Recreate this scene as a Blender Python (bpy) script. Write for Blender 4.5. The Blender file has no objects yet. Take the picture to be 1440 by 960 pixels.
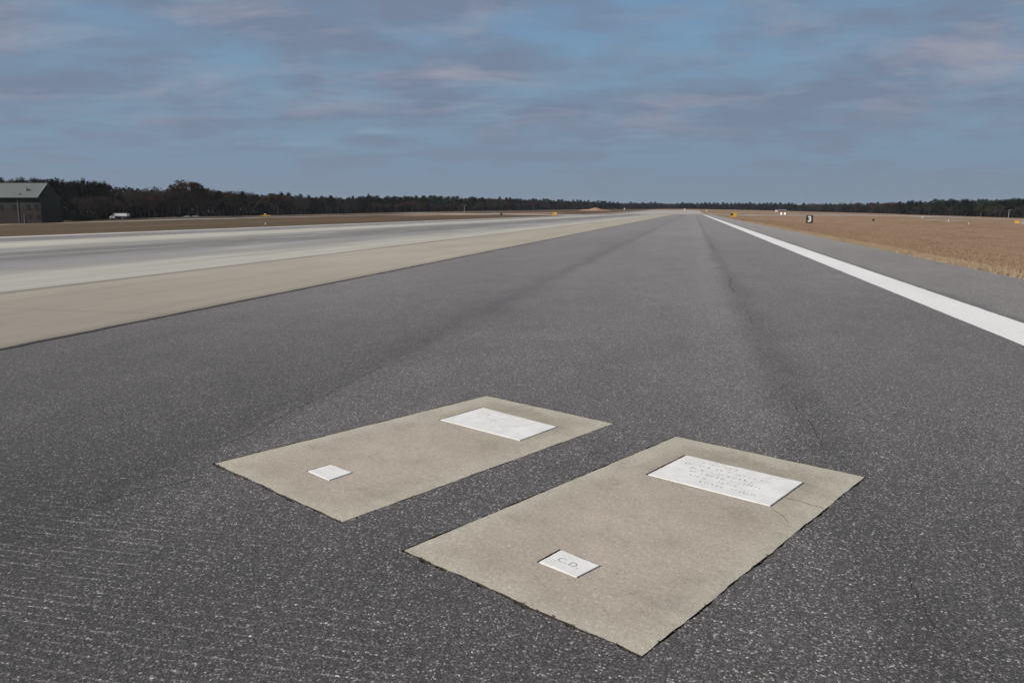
import bpy, bmesh, math, random
import numpy as np
from mathutils import Vector, Matrix
from mathutils.geometry import tessellate_polygon
R = math.radians
rnd = random.Random(7)
nrg = np.random.default_rng(11)
sc = bpy.context.scene
COL = sc.collection

# ------------------------------------------------------------------ camera
CAMH = 1.6; PITCH = R(9.643); F = 1080.0
cam = bpy.data.cameras.new('camera'); cam.lens = 27.0; cam.sensor_width = 36.0
cam.clip_start = 0.05; cam.clip_end = 6000
co = bpy.data.objects.new('camera', cam); COL.objects.link(co)
co.location = (0, 0, CAMH); co.rotation_euler = (R(90) - PITCH, 0, 0)
sc.camera = co

def ray(px, py):
    a = (px - 720) / F; b = (480 - py) / F
    return Vector((a, math.cos(PITCH) + b * math.sin(PITCH), -math.sin(PITCH) + b * math.cos(PITCH)))
def flat(px, py, z=0.0):
    d = ray(px, py); k = (CAMH - z) / -d.z
    return Vector((d.x * k, d.y * k, z))

# ------------------------------------------------------------------ terrain
TH = R(13.1); SN, CS = math.sin(TH), math.cos(TH)
def to_st(x, y): return x * SN + y * CS, x * CS - y * SN
def from_st(s, t): return s * SN + t * CS, s * CS - t * SN
T0, T1, S0, S1 = -42.3, 7.9, -400.0, 345.0
#        px   base   top   dist
TREE = [(-250, 316, 240, 200), (-60, 313.5, 246, 222), (0, 312, 250, 230), (100, 310, 251, 238), (150, 308.5, 253, 242), (163, 308, 261, 244), (240, 305, 262, 262),
        (262, 304.5, 258, 266), (300, 304, 265, 290), (360, 303, 269, 320), (480, 300.5, 275, 420), (600, 297.6, 275, 520), (700, 296.2, 277, 600),
        (780, 295, 280, 760), (840, 294.2, 282, 900), (960, 293.8, 284, 1100), (1060, 295.5, 284, 1000),
        (1150, 298, 285, 850), (1200, 299.2, 284, 750), (1262, 301, 284, 620), (1282, 302, 281, 560), (1350, 304, 279.5, 500),
        (1440, 307, 279, 430), (1650, 313, 268, 340)]
def tb(px, i):
    return float(np.interp(px, [r[0] for r in TREE], [r[i] for r in TREE]))
TU, TZ, TD = [], [], []
for px, b, t, D in TREE:
    d = ray(px, b); TU.append(d.x / d.y); TZ.append(CAMH + d.z / d.y * D); TD.append(D)
def sm(x):
    x = np.clip(x, 0, 1); return x * x * (3 - 2 * x)
def Zv(x, y):
    x = np.asarray(x, float); y = np.asarray(y, float)
    yy = np.maximum(y, 1.0)
    u = np.where(y > 1, x / yy, np.sign(x) * 5)
    D = np.interp(u, TU, TD); zt = np.interp(u, TU, TZ)
    front = sm((y + 20) / 60)
    s, t = x * SN + y * CS, x * CS - y * SN
    es = np.maximum(s - S1, 0); et = np.maximum(np.maximum(T0 - t, t - T1), 0)
    e = np.hypot(es, et)
    xt, yt = u * D, D
    s2, t2 = xt * SN + yt * CS, xt * CS - yt * SN
    e2 = np.hypot(np.maximum(s2 - S1, 0), np.maximum(np.maximum(T0 - t2, t2 - T1), 0)) + 1.0
    lam = np.where(y > 1, np.clip(e / e2, 0, 1.15), 0.3)
    drop = np.where(es > 0, np.maximum(0, 1 - es / 150), 1.0)
    z = -0.8 * sm(et / 13) * (1 - np.clip(lam, 0, 1)) * drop + zt * lam * front
    z = z - 0.02 + 0.03 * np.sin(s * 0.13 + t * .31) * sm(et / 10) + 0.02 * np.sin(s * .41 - t * .23) * sm(et / 6)
    return z
def Z(x, y): return float(Zv(x, y))
def at(px, py):
    d = ray(px, py); d = d / d.y
    ys = np.concatenate([np.arange(5, 200, .25), np.arange(200, 1150, 1.0)])
    zz = CAMH + d.z * ys; g = Zv(d.x * ys, ys)
    hit = np.nonzero(zz <= g)[0]
    Y = ys[hit[0]] if len(hit) else tb(px, 3)
    return Vector((d.x * Y, Y, Z(d.x * Y, Y)))

# ------------------------------------------------------------------ helpers
def tag(o, label=None, cat=None, group=None, kind=None):
    if label: o['label'] = label
    if cat: o['category'] = cat
    if group: o['group'] = group
    if kind: o['kind'] = kind
    return o
def link(name, me, parent=None):
    o = bpy.data.objects.new(name, me); COL.objects.link(o)
    if parent is not None: o.parent = parent
    return o
def empty(name, loc, rz=0, sc_=1.0):
    o = bpy.data.objects.new(name, None); COL.objects.link(o)
    o.location = loc; o.rotation_euler = (0, 0, rz); o.scale = (sc_,) * 3
    o.empty_display_size = .3
    return o
def copy_tree(o, parent=None):
    c = o.copy(); COL.objects.link(c)
    if parent is not None: c.parent = parent
    for ch in list(o.children): copy_tree(ch, c)
    return c
def fin(bm, name, mats, parent=None, smooth=False):
    me = bpy.data.meshes.new(name); bm.normal_update(); bm.to_mesh(me); bm.free()
    for m in (mats if isinstance(mats, (list, tuple)) else [mats]): me.materials.append(m)
    if smooth:
        for p in me.polygons: p.use_smooth = True
    return link(name, me, parent)
def np_mesh(name, V, Fc, mats, parent=None, midx=None):
    me = bpy.data.meshes.new(name)
    V = np.asarray(V, np.float32); Fc = np.asarray(Fc, np.int32)
    n, k = Fc.shape
    me.vertices.add(len(V)); me.vertices.foreach_set('co', V.ravel())
    me.loops.add(n * k); me.loops.foreach_set('vertex_index', Fc.ravel())
    me.polygons.add(n); me.polygons.foreach_set('loop_start', np.arange(0, n * k, k, dtype=np.int32))
    if midx is not None: me.polygons.foreach_set('material_index', np.asarray(midx, np.int32))
    me.update(calc_edges=True); me.validate()
    for m in (mats if isinstance(mats, (list, tuple)) else [mats]): me.materials.append(m)
    return link(name, me, parent)
def box(bm, c, s, rot=None, bev=0.0, mi=0):
    r = bmesh.ops.create_cube(bm, size=1.0)
    vs = r['verts']
    M = Matrix.Translation(c) @ (rot.to_4x4() if rot else Matrix.Identity(4)) @ Matrix.Diagonal((*s, 1))
    bmesh.ops.transform(bm, matrix=M, verts=vs)
    fs = list({f for v in vs for f in v.link_faces})
    for f in fs: f.material_index = mi
    if bev:
        es = list({e for v in vs for e in v.link_edges})
        bmesh.ops.bevel(bm, geom=es, offset=bev, segments=2, affect='EDGES', profile=.6)
def cyl(bm, a, b, r0, r1=None, n=10, caps=True, mi=0):
    a = Vector(a); b = Vector(b); r1 = r0 if r1 is None else r1
    d = b - a; L = d.length
    q = d.to_track_quat('Z', 'Y').to_matrix().to_4x4()
    r = bmesh.ops.create_cone(bm, cap_ends=caps, segments=n, radius1=r0, radius2=r1, depth=L,
                              matrix=Matrix.Translation((a + b) / 2) @ q)
    for f in {f for v in r['verts'] for f in v.link_faces}: f.material_index = mi
def prism(bm, pts, y0, y1, mi=0):
    """profile pts (x,z) extruded along y"""
    a = [bm.verts.new((x, y0, z)) for x, z in pts]; b = [bm.verts.new((x, y1, z)) for x, z in pts]
    fs = [bm.faces.new(a), bm.faces.new(b[::-1])]
    for i in range(len(pts)):
        j = (i + 1) % len(pts); fs.append(bm.faces.new((a[j], a[i], b[i], b[j])))
    for f in fs: f.material_index = mi
    bmesh.ops.recalc_face_normals(bm, faces=fs)

# ------------------------------------------------------------------ materials
class NT:
    def __init__(s, name):
        s.m = bpy.data.materials.new(name); s.m.use_nodes = True
        s.t = s.m.node_tree; s.b = s.t.nodes['Principled BSDF']
        s.out = s.t.nodes['Material Output']
    def n(s, typ, **kw):
        nd = s.t.nodes.new(typ)
        for k, v in kw.items():
            if k.startswith('i_'):
                key = k[2:]; key = int(key) if key.isdigit() else key
                if isinstance(v, bpy.types.NodeSocket): s.t.links.new(v, nd.inputs[key])
                else: nd.inputs[key].default_value = v
            else: setattr(nd, k, v)
        return nd
    def L(s, a, b): s.t.links.new(a, b)
    def pos(s):
        return s.n('ShaderNodeTexCoord').outputs['Object']
    def map(s, v, scale=(1, 1, 1), loc=(0, 0, 0), rot=(0, 0, 0)):
        nd = s.n('ShaderNodeMapping'); s.L(v, nd.inputs[0])
        nd.inputs['Location'].default_value = loc; nd.inputs['Rotation'].default_value = rot; nd.inputs['Scale'].default_value = scale
        return nd.outputs[0]
    def noise(s, v, scale, detail=4, rough=.55, dist=0.0):
        nd = s.n('ShaderNodeTexNoise'); s.L(v, nd.inputs['Vector'])
        nd.inputs['Scale'].default_value = scale; nd.inputs['Detail'].default_value = detail
        nd.inputs['Roughness'].default_value = rough; nd.inputs['Distortion'].default_value = dist
        return nd.outputs[0]
    def voro(s, v, scale, feature='F1', out='Distance', rand=1.0):
        nd = s.n('ShaderNodeTexVoronoi'); nd.feature = feature; s.L(v, nd.inputs['Vector'])
        nd.inputs['Scale'].default_value = scale; nd.inputs['Randomness'].default_value = rand
        return nd.outputs[out]
    def ramp(s, fac, stops, interp='LINEAR'):
        nd = s.n('ShaderNodeValToRGB'); s.L(fac, nd.inputs[0]); cr = nd.color_ramp; cr.interpolation = interp
        while len(cr.elements) < len(stops): cr.elements.new(.5)
        for e, (p, c) in zip(cr.elements, stops):
            e.position = p
            e.color = (c, c, c, 1) if isinstance(c, (int, float)) else (*c, 1)
        return nd.outputs[0]
    def mr(s, v, a, b, c=0.0, d=1.0):
        nd = s.n('ShaderNodeMapRange'); s.L(v, nd.inputs[0])
        for i, k in enumerate((a, b, c, d)): nd.inputs[i + 1].default_value = k
        return nd.outputs[0]
    def math(s, op, a, b=None, clamp=False):
        nd = s.n('ShaderNodeMath'); nd.operation = op; nd.use_clamp = clamp
        for i, v in enumerate((a, b)):
            if v is None: continue
            if isinstance(v, bpy.types.NodeSocket): s.L(v, nd.inputs[i])
            else: nd.inputs[i].default_value = v
        return nd.outputs[0]
    def mix(s, fac, a, b, typ='MIX'):
        nd = s.n('ShaderNodeMix'); nd.data_type = 'RGBA'; nd.blend_type = typ
        for i, v in ((0, fac), (6, a), (7, b)):
            if isinstance(v, bpy.types.NodeSocket): s.L(v, nd.inputs[i])
            elif i == 0: nd.inputs[0].default_value = v
            else: nd.inputs[i].default_value = (v, v, v, 1) if isinstance(v, (int, float)) else (*v, 1)
        return nd.outputs[2]
    def bump(s, h, strength=.4, dist=.01, prev=None):
        nd = s.n('ShaderNodeBump'); s.L(h, nd.inputs['Height'])
        nd.inputs['Strength'].default_value = strength; nd.inputs['Distance'].default_value = dist
        if prev: s.L(prev, nd.inputs['Normal'])
        return nd.outputs[0]
    def done(s, col=None, rough=.8, nrm=None, spec=None, metal=None):
        if col is not None:
            if isinstance(col, bpy.types.NodeSocket): s.L(col, s.b.inputs['Base Color'])
            else: s.b.inputs['Base Color'].default_value = (*col, 1)
        if isinstance(rough, bpy.types.NodeSocket): s.L(rough, s.b.inputs['Roughness'])
        else: s.b.inputs['Roughness'].default_value = rough
        if nrm is not None: s.L(nrm, s.b.inputs['Normal'])
        if spec is not None: s.b.inputs['Specular IOR Level'].default_value = spec
        if metal is not None: s.b.inputs['Metallic'].default_value = metal
        return s.m

def m_plain(name, col, rough=.6, var=.15, scale=3.0, spec=None, metal=None):
    k = NT(name); p = k.pos()
    n = k.noise(p, scale, 5)
    c = k.mix(k.mr(n, .3, .7), tuple(x * (1 - var) for x in col), tuple(min(1, x * (1 + var)) for x in col))
    return k.done(c, rough, spec=spec, metal=metal)

def m_asphalt():
    k = NT('asphalt'); p = k.pos()                 # object coords: x = across (t), y = along (s)
    sep = k.n('ShaderNodeSeparateXYZ'); k.L(p, sep.inputs[0]); t = sep.outputs[0]; s = sep.outputs[1]
    # bands of differently weathered mats
    wob = k.noise(k.map(p, (.0, .35, 0)), 1.0, 3)
    wob2 = k.noise(k.map(p, (.6, .6, 0)), 1.0, 4)
    tw = k.math('ADD', t, k.mr(wob, .2, .8, -.16, .16))
    tw = k.math('ADD', tw, k.mr(wob2, .2, .8, -.10, .10))
    f = k.mr(tw, -45, 9)
    P = lambda x: (x + 45) / 54
    band = k.ramp(f, [(0, .96), (P(-35), 1.0), (P(-7.9), .94), (P(-5.2), .92), (P(-3.7), .88), (P(-3.22), .72), (P(-2.95), .97), (P(-.1), 1.03), (P(.55), 1.13),
                      (P(.90), .74), (P(1.15), .95), (P(3), .97), (P(4.70), .92), (P(4.78), .86), (P(5.0), 1.22), (P(7.9), 1.30)])
    big = k.noise(k.map(p, (.35, .12, 0)), 1.0, 5, .6)
    mid = k.noise(k.map(p, (1.6, .9, 0)), 1.0, 5, .65)
    # pale / dark transverse paving joint at s ~ 9.7
    sj = k.math('ADD', s, k.mr(k.noise(k.map(p, (.5, 0, 0)), 1, 3), 0, 1, -.12, .12))
    j = k.math('ABSOLUTE', k.math('SUBTRACT', sj, 9.62))
    jm = k.ramp(j, [(0.0, .90), (.05, 1.07), (.16, 1.05), (.3, 1.0)])
    # aggregate
    v1 = k.voro(p, 118, out='Color'); r1 = k.n('ShaderNodeSeparateColor'); k.L(v1, r1.inputs[0])
    v2 = k.voro(p, 210, out='Color'); r2 = k.n('ShaderNodeSeparateColor'); k.L(v2, r2.inputs[0])
    d1 = k.voro(p, 118)
    stone = k.ramp(r1.outputs[0], [(0, .58), (.45, .76), (.72, .96), (.88, 1.30), (.94, 2.2), (1, 3.9)])
    fine = k.ramp(r2.outputs[0], [(0, .60), (.6, .95), (.88, 1.5), (1, 2.5)])
    # grooves across the runway: rows of exposed stones
    gw = k.math('SINE', k.math('MULTIPLY', k.math('ADD', s, k.mr(k.noise(k.map(p, (1.2, .3, 0)), 1, 2), 0, 1, -.015, .015)), 2 * math.pi / .052))
    gmask = k.mr(k.noise(k.map(p, (.55, .45, 0), loc=(3, 1, 0)), 1.0, 3), .40, .62)
    dash = k.noise(k.map(p, (9, 19, 0)), 1.0, 2)
    row = k.math('MULTIPLY', k.mr(gw, .62, .98), k.math('MULTIPLY', gmask, k.mr(dash, .42, .62)))
    nears = k.mr(s, 4.2, 3.0)
    row = k.math('MULTIPLY', row, k.math('ADD', k.math('MULTIPLY', nears, .8), .2))
    row = k.math('MULTIPLY', row, k.mr(t, .6, -1.2, .12, 1.0))
    rowf = k.math('ADD', .94, k.math('MULTIPLY', row, 2.1))
    v = k.math('MULTIPLY', band, jm)
    v = k.math('MULTIPLY', v, k.ramp(k.mr(s, 0, 60), [(0, .95), (.05, 1.03), (.10, 1.38), (.16, 1.62), (.3, 2.05), (1, 2.5)]))   # lighter farther on: grazing sheen painted into the colour
    v = k.math('MULTIPLY', v, k.mr(big, .25, .75, .86, 1.14))
    v = k.math('MULTIPLY', v, k.mr(mid, .25, .75, .88, 1.12))
    v = k.math('MULTIPLY', v, stone); v = k.math('MULTIPLY', v, fine); v = k.math('MULTIPLY', v, rowf)
    lm = k.math('MULTIPLY', k.mr(tw, -2.6, -3.9), k.mr(s, 11, 5))          # dark mat left of the seam, lens falloff painted into its near part
    v = k.math('MULTIPLY', v, k.mr(lm, 0, 1, 1.0, .76))
    lm2 = k.math('MULTIPLY', k.mr(tw, .3, -2.4), k.mr(s, 4.6, 2.4))  # near left corner painted darker, standing in for lens falloff
    v = k.math('MULTIPLY', v, k.mr(lm2, 0, 1, 1.0, .66))
    tone = k.mix(k.mr(k.noise(p, 2.2, 4), .3, .7), (.0920, .0850, .0855), (.0870, .0830, .0805))
    tone = k.mix(k.mr(t, 4.6, 5.2), tone, (.084, .078, .0745))
    comb = k.n('ShaderNodeCombineColor')
    for i in range(3): k.L(v, comb.inputs[i])
    c = k.mix(1.0, tone, comb.outputs[0], 'MULTIPLY')
    h = k.math('ADD', k.math('MULTIPLY', r1.outputs[0], .8), k.math('MULTIPLY', d1, -.6))
    h = k.math('ADD', h, k.math('MULTIPLY', row, .3))
    nr = k.bump(h, .55, .006)
    return k.done(c, .7, nr, spec=.5)

def m_concrete():
    k = NT('runway_concrete'); p = k.pos()
    sep = k.n('ShaderNodeSeparateXYZ'); k.L(p, sep.inputs[0]); t = sep.outputs[0]; s = sep.outputs[1]
    w = k.noise(k.map(p, (.25, .02, 0)), 1.0, 5, .6)
    tw = k.math('ADD', t, k.mr(w, .2, .8, -1.6, 1.6))
    near = k.mr(t, -13.0, -13.6)                    # only beyond the first panel the streaks wander
    tm = k.n('ShaderNodeMix'); tm.data_type = 'FLOAT'; k.L(near, tm.inputs[0]); k.L(t, tm.inputs[2]); k.L(tw, tm.inputs[3])
    f = k.mr(tm.outputs[0], -36, -7)
    P = lambda x: (x + 36) / 29
    tan = (.360, .325, .268); lt = (.41, .395, .35); rub = (.17, .165, .16); grey = (.27, .26, .248)
    col = k.ramp(f, [(0, grey), (P(-33), lt), (P(-30), lt), (P(-28.5), grey), (P(-25), rub), (P(-22), rub), (P(-19.5), (.25, .245, .245)),
                     (P(-17.5), grey), (P(-15), lt), (P(-13.3), lt), (P(-13.16), tan), (P(-7.9), tan)])
    streak = k.noise(k.map(p, (2.2, .05, 0)), 1.0, 6, .65)
    blot = k.noise(k.map(p, (.5, .25, 0)), 1.0, 6, .6)
    pat = k.noise(k.map(p, (.55, .07, 0), loc=(3, 8, 0)), 1.0, 7, .7, .3)
    pt = k.math('MULTIPLY', k.mr(pat, .52, .62), k.mr(t, -13.2, -14.0))
    col = k.mix(k.math('MULTIPLY', pt, .45), col, (.44, .43, .40))
    c = k.mix(1.0, col, k.ramp(streak, [(.3, .88), (.7, 1.08)]), 'MULTIPLY')
    c = k.mix(1.0, c, k.ramp(blot, [(.3, .90), (.7, 1.06)]), 'MULTIPLY')
    c = k.mix(1.0, c, k.ramp(k.noise(p, 60, 4, .7), [(.3, .92), (.7, 1.07)]), 'MULTIPLY')
    vignette = k.math('MULTIPLY', k.mr(s, 24, 9), k.mr(t, -16, -12))  # nearer concrete painted darker in place of lens vignetting
    c = k.mix(1.0, c, k.ramp(vignette, [(0, 1.0), (1, .78)]), 'MULTIPLY')
    # transverse joints of the concrete panels each 7.6 m and longitudinal ones
    jy = k.math('ABSOLUTE', k.math('SUBTRACT', k.math('FRACT', k.math('DIVIDE', k.math('ADD', s, 1.0), 7.62)), .5))
    jm = k.ramp(jy, [(0, .84), (.004, .88), (.008, 1.0)])
    c = k.mix(1.0, c, jm, 'MULTIPLY')
    jx = k.math('ABSOLUTE', k.math('ADD', t, 13.2))
    c = k.mix(1.0, c, k.ramp(jx, [(0, .45), (.05, .55), (.13, .8), (.3, 1.0)]), 'MULTIPLY')
    jx = k.math('ABSOLUTE', k.math('ADD', t, 7.85))
    c = k.mix(1.0, c, k.ramp(jx, [(0, .55), (.06, .7), (.35, .93), (.9, 1.0)]), 'MULTIPLY')
    return k.done(c, .85, k.bump(k.noise(p, 90, 4), .3, .004), spec=.3)

def m_slab():
    k = NT('grave_concrete'); p = k.pos()          # local: y to the head, 0 at slab centre
    sep = k.n('ShaderNodeSeparateXYZ'); k.L(p, sep.inputs[0])
    head = k.mr(k.math('ADD', sep.outputs[1], k.mr(k.noise(p, 2.0, 4), 0, 1, -.5, .5)), .1, 1.1)
    base = k.mix(k.mr(k.noise(p, 1.3, 5), .3, .7), (.345, .302, .250), (.405, .352, .298))
    base = k.mix(k.math('MULTIPLY', head, .6), base, (.36, .355, .285))
    ex = k.math('SUBTRACT', .65, k.math('ABSOLUTE', sep.outputs[0])); ey = k.math('SUBTRACT', 1.265, k.math('ABSOLUTE', sep.outputs[1]))
    ed = k.math('ADD', k.math('MINIMUM', ex, ey), k.mr(k.noise(p, 3.5, 5), .2, .8, -.07, .07))
    base = k.mix(k.mr(ed, .16, .02, 0, .55), base, (.43, .415, .345))
    dx = k.math('SUBTRACT', k.math('ABSOLUTE', sep.outputs[0]), .42); dy = k.math('SUBTRACT', k.math('ABSOLUTE', k.math('SUBTRACT', sep.outputs[1], .80)), .26)
    dm = k.math('ADD', k.math('MAXIMUM', dx, dy), k.mr(k.noise(p, 5, 6, .65), .2, .8, -.09, .09))
    base = k.mix(k.mr(dm, .10, .0, 0, .45), base, (.27, .255, .20))
    dirt = k.noise(k.map(p, (1, 1, 1), loc=(2.3, .4, 0)), 2.6, 7, .68, .4)
    base = k.mix(1.0, base, k.ramp(dirt, [(.26, .74), (.45, .96), (.7, 1.08)]), 'MULTIPLY')
    v = k.voro(p, 110, out='Color'); r = k.n('ShaderNodeSeparateColor'); k.L(v, r.inputs[0])
    base = k.mix(1.0, base, k.ramp(r.outputs[0], [(0, .80), (.08, .93), (.5, 1.0), (.93, 1.06), (1, 1.28)]), 'MULTIPLY')
    v = k.voro(p, 26, out='Distance')
    pit = k.ramp(v, [(0, .62), (.07, .80), (.12, 1.0)])
    pm = k.ramp(k.noise(p, 5, 3), [(.55, 0.0), (.66, 1.0)])
    base = k.mix(k.math('MULTIPLY', pm, 1.0), base, k.mix(1.0, base, pit, 'MULTIPLY'))
    base = k.mix(1.0, base, k.ramp(k.noise(p, 45, 5, .7), [(.3, .90), (.7, 1.08)]), 'MULTIPLY')
    nr = k.bump(k.math('ADD', k.noise(p, 130, 5, .7), k.math('MULTIPLY', r.outputs[1], .5)), .45, .004)
    nr = k.bump(k.noise(p, 6, 5, .6), .35, .02, nr)
    return k.done(base, .88, nr, spec=.25)

def m_marble():
    k = NT('white_marble'); p = k.pos()
    n = k.noise(p, 5, 6, .6, .6)
    c = k.mix(k.mr(n, .3, .7), (.62, .615, .60), (.74, .74, .735))
    sp = k.noise(p, 60, 4, .7)
    c = k.mix(1.0, c, k.ramp(sp, [(.26, .78), (.36, .97), (.7, 1.03)]), 'MULTIPLY')
    edge = k.noise(k.map(p, (1, 1, 1), loc=(4, 4, 0)), 12, 5, .7)
    c = k.mix(k.math('MULTIPLY', k.mr(edge, .52, .72), .5), c, (.45, .43, .37))
    return k.done(c, .62, k.bump(sp, .3, .002), spec=.35)

def m_paint():
    k = NT('white_paint'); p = k.pos()
    sp = k.voro(p, 70, out='Color'); r = k.n('ShaderNodeSeparateColor'); k.L(sp, r.inputs[0])
    n = k.noise(k.map(p, (.8, .15, 0)), 1.0, 6, .6)
    c = k.mix(k.mr(n, .3, .75), (.67, .665, .66), (.76, .755, .75))
    c = k.mix(1.0, c, k.ramp(r.outputs[0], [(0, .62), (.10, .9), (.4, 1.0)]), 'MULTIPLY')
    wr = k.noise(k.map(p, (9, 4, 0)), 1.0, 7, .75)
    c = k.mix(k.math('MULTIPLY', k.mr(wr, .60, .70), .55), c, (.28, .275, .27))
    return k.done(c, .75, k.bump(r.outputs[1], .3, .004), spec=.3)

def m_grass():
    k = NT('dormant_grass'); p = k.pos()
    a = k.noise(k.map(p, (.05, .02, .0)), 1.0, 6, .6)
    b = k.noise(k.map(p, (.5, .22, 0)), 1.0, 6, .65)
    d = k.noise(k.map(p, (5, 3, 0)), 1.0, 6, .7)
    sep = k.n('ShaderNodeSeparateXYZ'); k.L(p, sep.inputs[0])
    c1 = k.mix(k.mr(a, .35, .65), (.205, .135, .083), (.265, .175, .112))
    c2 = k.mix(k.mr(b, .35, .7), c1, (.29, .20, .130))
    lo = k.ramp(k.noise(k.map(p, (.35, .12, 0), loc=(9, 2, 0)), 1.0, 5, .7), [(.52, 0.0), (.64, 1.0)])
    c3 = k.mix(k.math('MULTIPLY', lo, .7), c2, (.135, .088, .054))
    c4 = k.mix(1.0, c3, k.ramp(d, [(.3, .80), (.7, 1.18)]), 'MULTIPLY')
    # left field is shorter, greener and darker
    left = k.mr(sep.outputs[0], -41, -50)
    olive = k.mix(k.mr(b, .35, .65), (.088, .060, .037), (.082, .069, .039))
    olive = k.mix(k.mr(a, .45, .6), olive, (.125, .075, .047))
    c5 = k.mix(left, c4, olive)
    return k.done(c5, .95, k.bump(d, .6, .05), spec=.1)

def m_leaf(name, a, b, rough=.9, amt=1.0):
    k = NT(name)
    g = k.n('ShaderNodeNewGeometry')
    oi = k.n('ShaderNodeObjectInfo')
    r = g.outputs['Random Per Island']
    f = k.math('ADD', k.math('MULTIPLY', r, .6), k.math('MULTIPLY', oi.outputs['Random'], .4))
    c = k.mix(f, a, b)
    return k.done(c, rough, spec=.08)

M = {}
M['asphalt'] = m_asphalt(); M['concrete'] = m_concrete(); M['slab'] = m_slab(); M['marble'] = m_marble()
M['paint'] = m_paint(); M['grass'] = m_grass()
M['paint_worn'] = m_plain('worn_white_paint', (.47, .46, .43), .85, .2, .4)
M['dirt'] = m_plain('gap_dirt', (.040, .033, .026), .95, .4, 40)
M['tar'] = m_plain('joint_tar', (.038, .037, .037), .85, .4, 20)
M['lichen'] = m_plain('engraved_letters', (.31, .31, .32), .8, .35, 60)
M['blade'] = m_leaf('grass_blades', (.215, .150, .096), (.325, .235, .155))
M['straw'] = m_leaf('straw_blades', (.27, .20, .13), (.46, .36, .24))
M['pine'] = m_leaf('pine_needles', (.004, .006, .004), (.011, .015, .009))
M['pine2'] = m_leaf('pine_needles_light', (.014, .026, .012), (.038, .056, .026))
M['bark'] = m_plain('bark', (.022, .019, .016), .95, .3, 4)
M['barkgrey'] = m_plain('bark_grey', (.030, .027, .025), .95, .3, 4)
M['twig'] = m_leaf('twigs', (.026, .022, .019), (.075, .060, .050))
M['rust'] = m_leaf('rusty_leaves', (.040, .023, .015), (.095, .050, .028))
M['wood'] = m_leaf('far_wood', (.006, .006, .005), (.015, .014, .013))
M['bush'] = m_leaf('bush_leaves', (.007, .010, .007), (.016, .022, .013))
M['taxi'] = m_plain('taxiway_concrete', (.34, .31, .285), .9, .12, .05)
M['road'] = m_plain('road_asphalt', (.17, .155, .15), .9, .12, .05)
M['sand'] = m_plain('bare_orange_soil', (.36, .20, .13), .95, .25, .06)
M['roofm'] = m_plain('metal_roof', (.115, .135, .133), .7, .06, .6)
M['wallg'] = m_plain('green_wall', (.013, .019, .014), .8, .12, .6)
M['wallb'] = m_plain('brown_wall', (.022, .0135, .0115), .9, .25, .5)
M['glassd'] = m_plain('dark_glass', (.012, .014, .016), .15, .1, 1)
M['white'] = m_plain('white_enamel', (.72, .72, .72), .4, .03, 1)
M['greyp'] = m_plain('grey_metal', (.28, .28, .29), .5, .1, 3)
M['black'] = m_plain('black_enamel', (.012, .011, .011), .5, .1, 3)
M['rubber'] = m_plain('rubber', (.02, .02, .02), .9, .1, 3)
M['yellow'] = m_plain('yellow_enamel', (.55, .30, .03), .5, .06, 3)
M['navy'] = m_plain('dark_blue_panel', (.015, .018, .03), .6, .1, 2)
M['carpaint'] = m_plain('pale_blue_paint', (.22, .24, .30), .35, .05, 2)
k = NT('lit_lens'); k.b.inputs['Emission Color'].default_value = (1, .80, .76, 1); k.b.inputs['Emission Strength'].default_value = 2.2
M['lens'] = k.done((.8, .7, .7), .3)
k = NT('lit_beacon'); k.b.inputs['Emission Color'].default_value = (1, .78, .35, 1); k.b.inputs['Emission Strength'].default_value = 1.6
M['beacon'] = k.done((.8, .6, .3), .3)

# ------------------------------------------------------------------ ground sheet
def axis(dense, outer_lo, outer_hi):
    a = list(dense); st = dense[-1] - dense[-2]; x = dense[-1]
    while x < outer_hi: st *= 1.12; x += st; a.append(x)
    st = dense[1] - dense[0]; x = dense[0]
    while x > outer_lo: st *= 1.12; x -= st; a.insert(0, x)
    return a
tl = axis(list(np.arange(-60, T0 - .3, 1.2)) + [T0 - .12, T0 + .12] + list(np.arange(T0 + 4, T1 - 2, 5.0)) + [T1 - .10, T1 + .06] + list(np.arange(T1 + .4, 45, .7)), -1700, 1700)
sl = axis(list(np.arange(0, S1 - 1, 4.0)) + [S1 - .1, S1 + .1, S1 + 3], -1700, 1750)
TT, SS = np.meshgrid(tl, sl)
X = SS * SN + TT * CS; Y = SS * CS - TT * SN
ZZ = Zv(X, Y)
inside = (TT > T0) & (TT < T1) & (SS < S1)
ZZ = np.where(inside, -.12, ZZ)
r_ = np.hypot(X, Y); k_ = 1.0
n0, n1 = TT.shape
Vg = np.stack([TT.ravel(), SS.ravel(), ZZ.ravel()], 1)
ii, jj = np.meshgrid(np.arange(n0 - 1), np.arange(n1 - 1), indexing='ij')
q = (ii * n1 + jj).ravel()
Fg = np.stack([q, q + 1, q + n1 + 1, q + n1], 1)
go = np_mesh('ground', Vg, Fg, M['grass'])
go.rotation_euler = (0, 0, -TH)
for p_ in go.data.polygons: p_.use_smooth = True
tag(go, 'flat dormant tan grass airfield reaching to the tree line', kind='structure')

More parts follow.
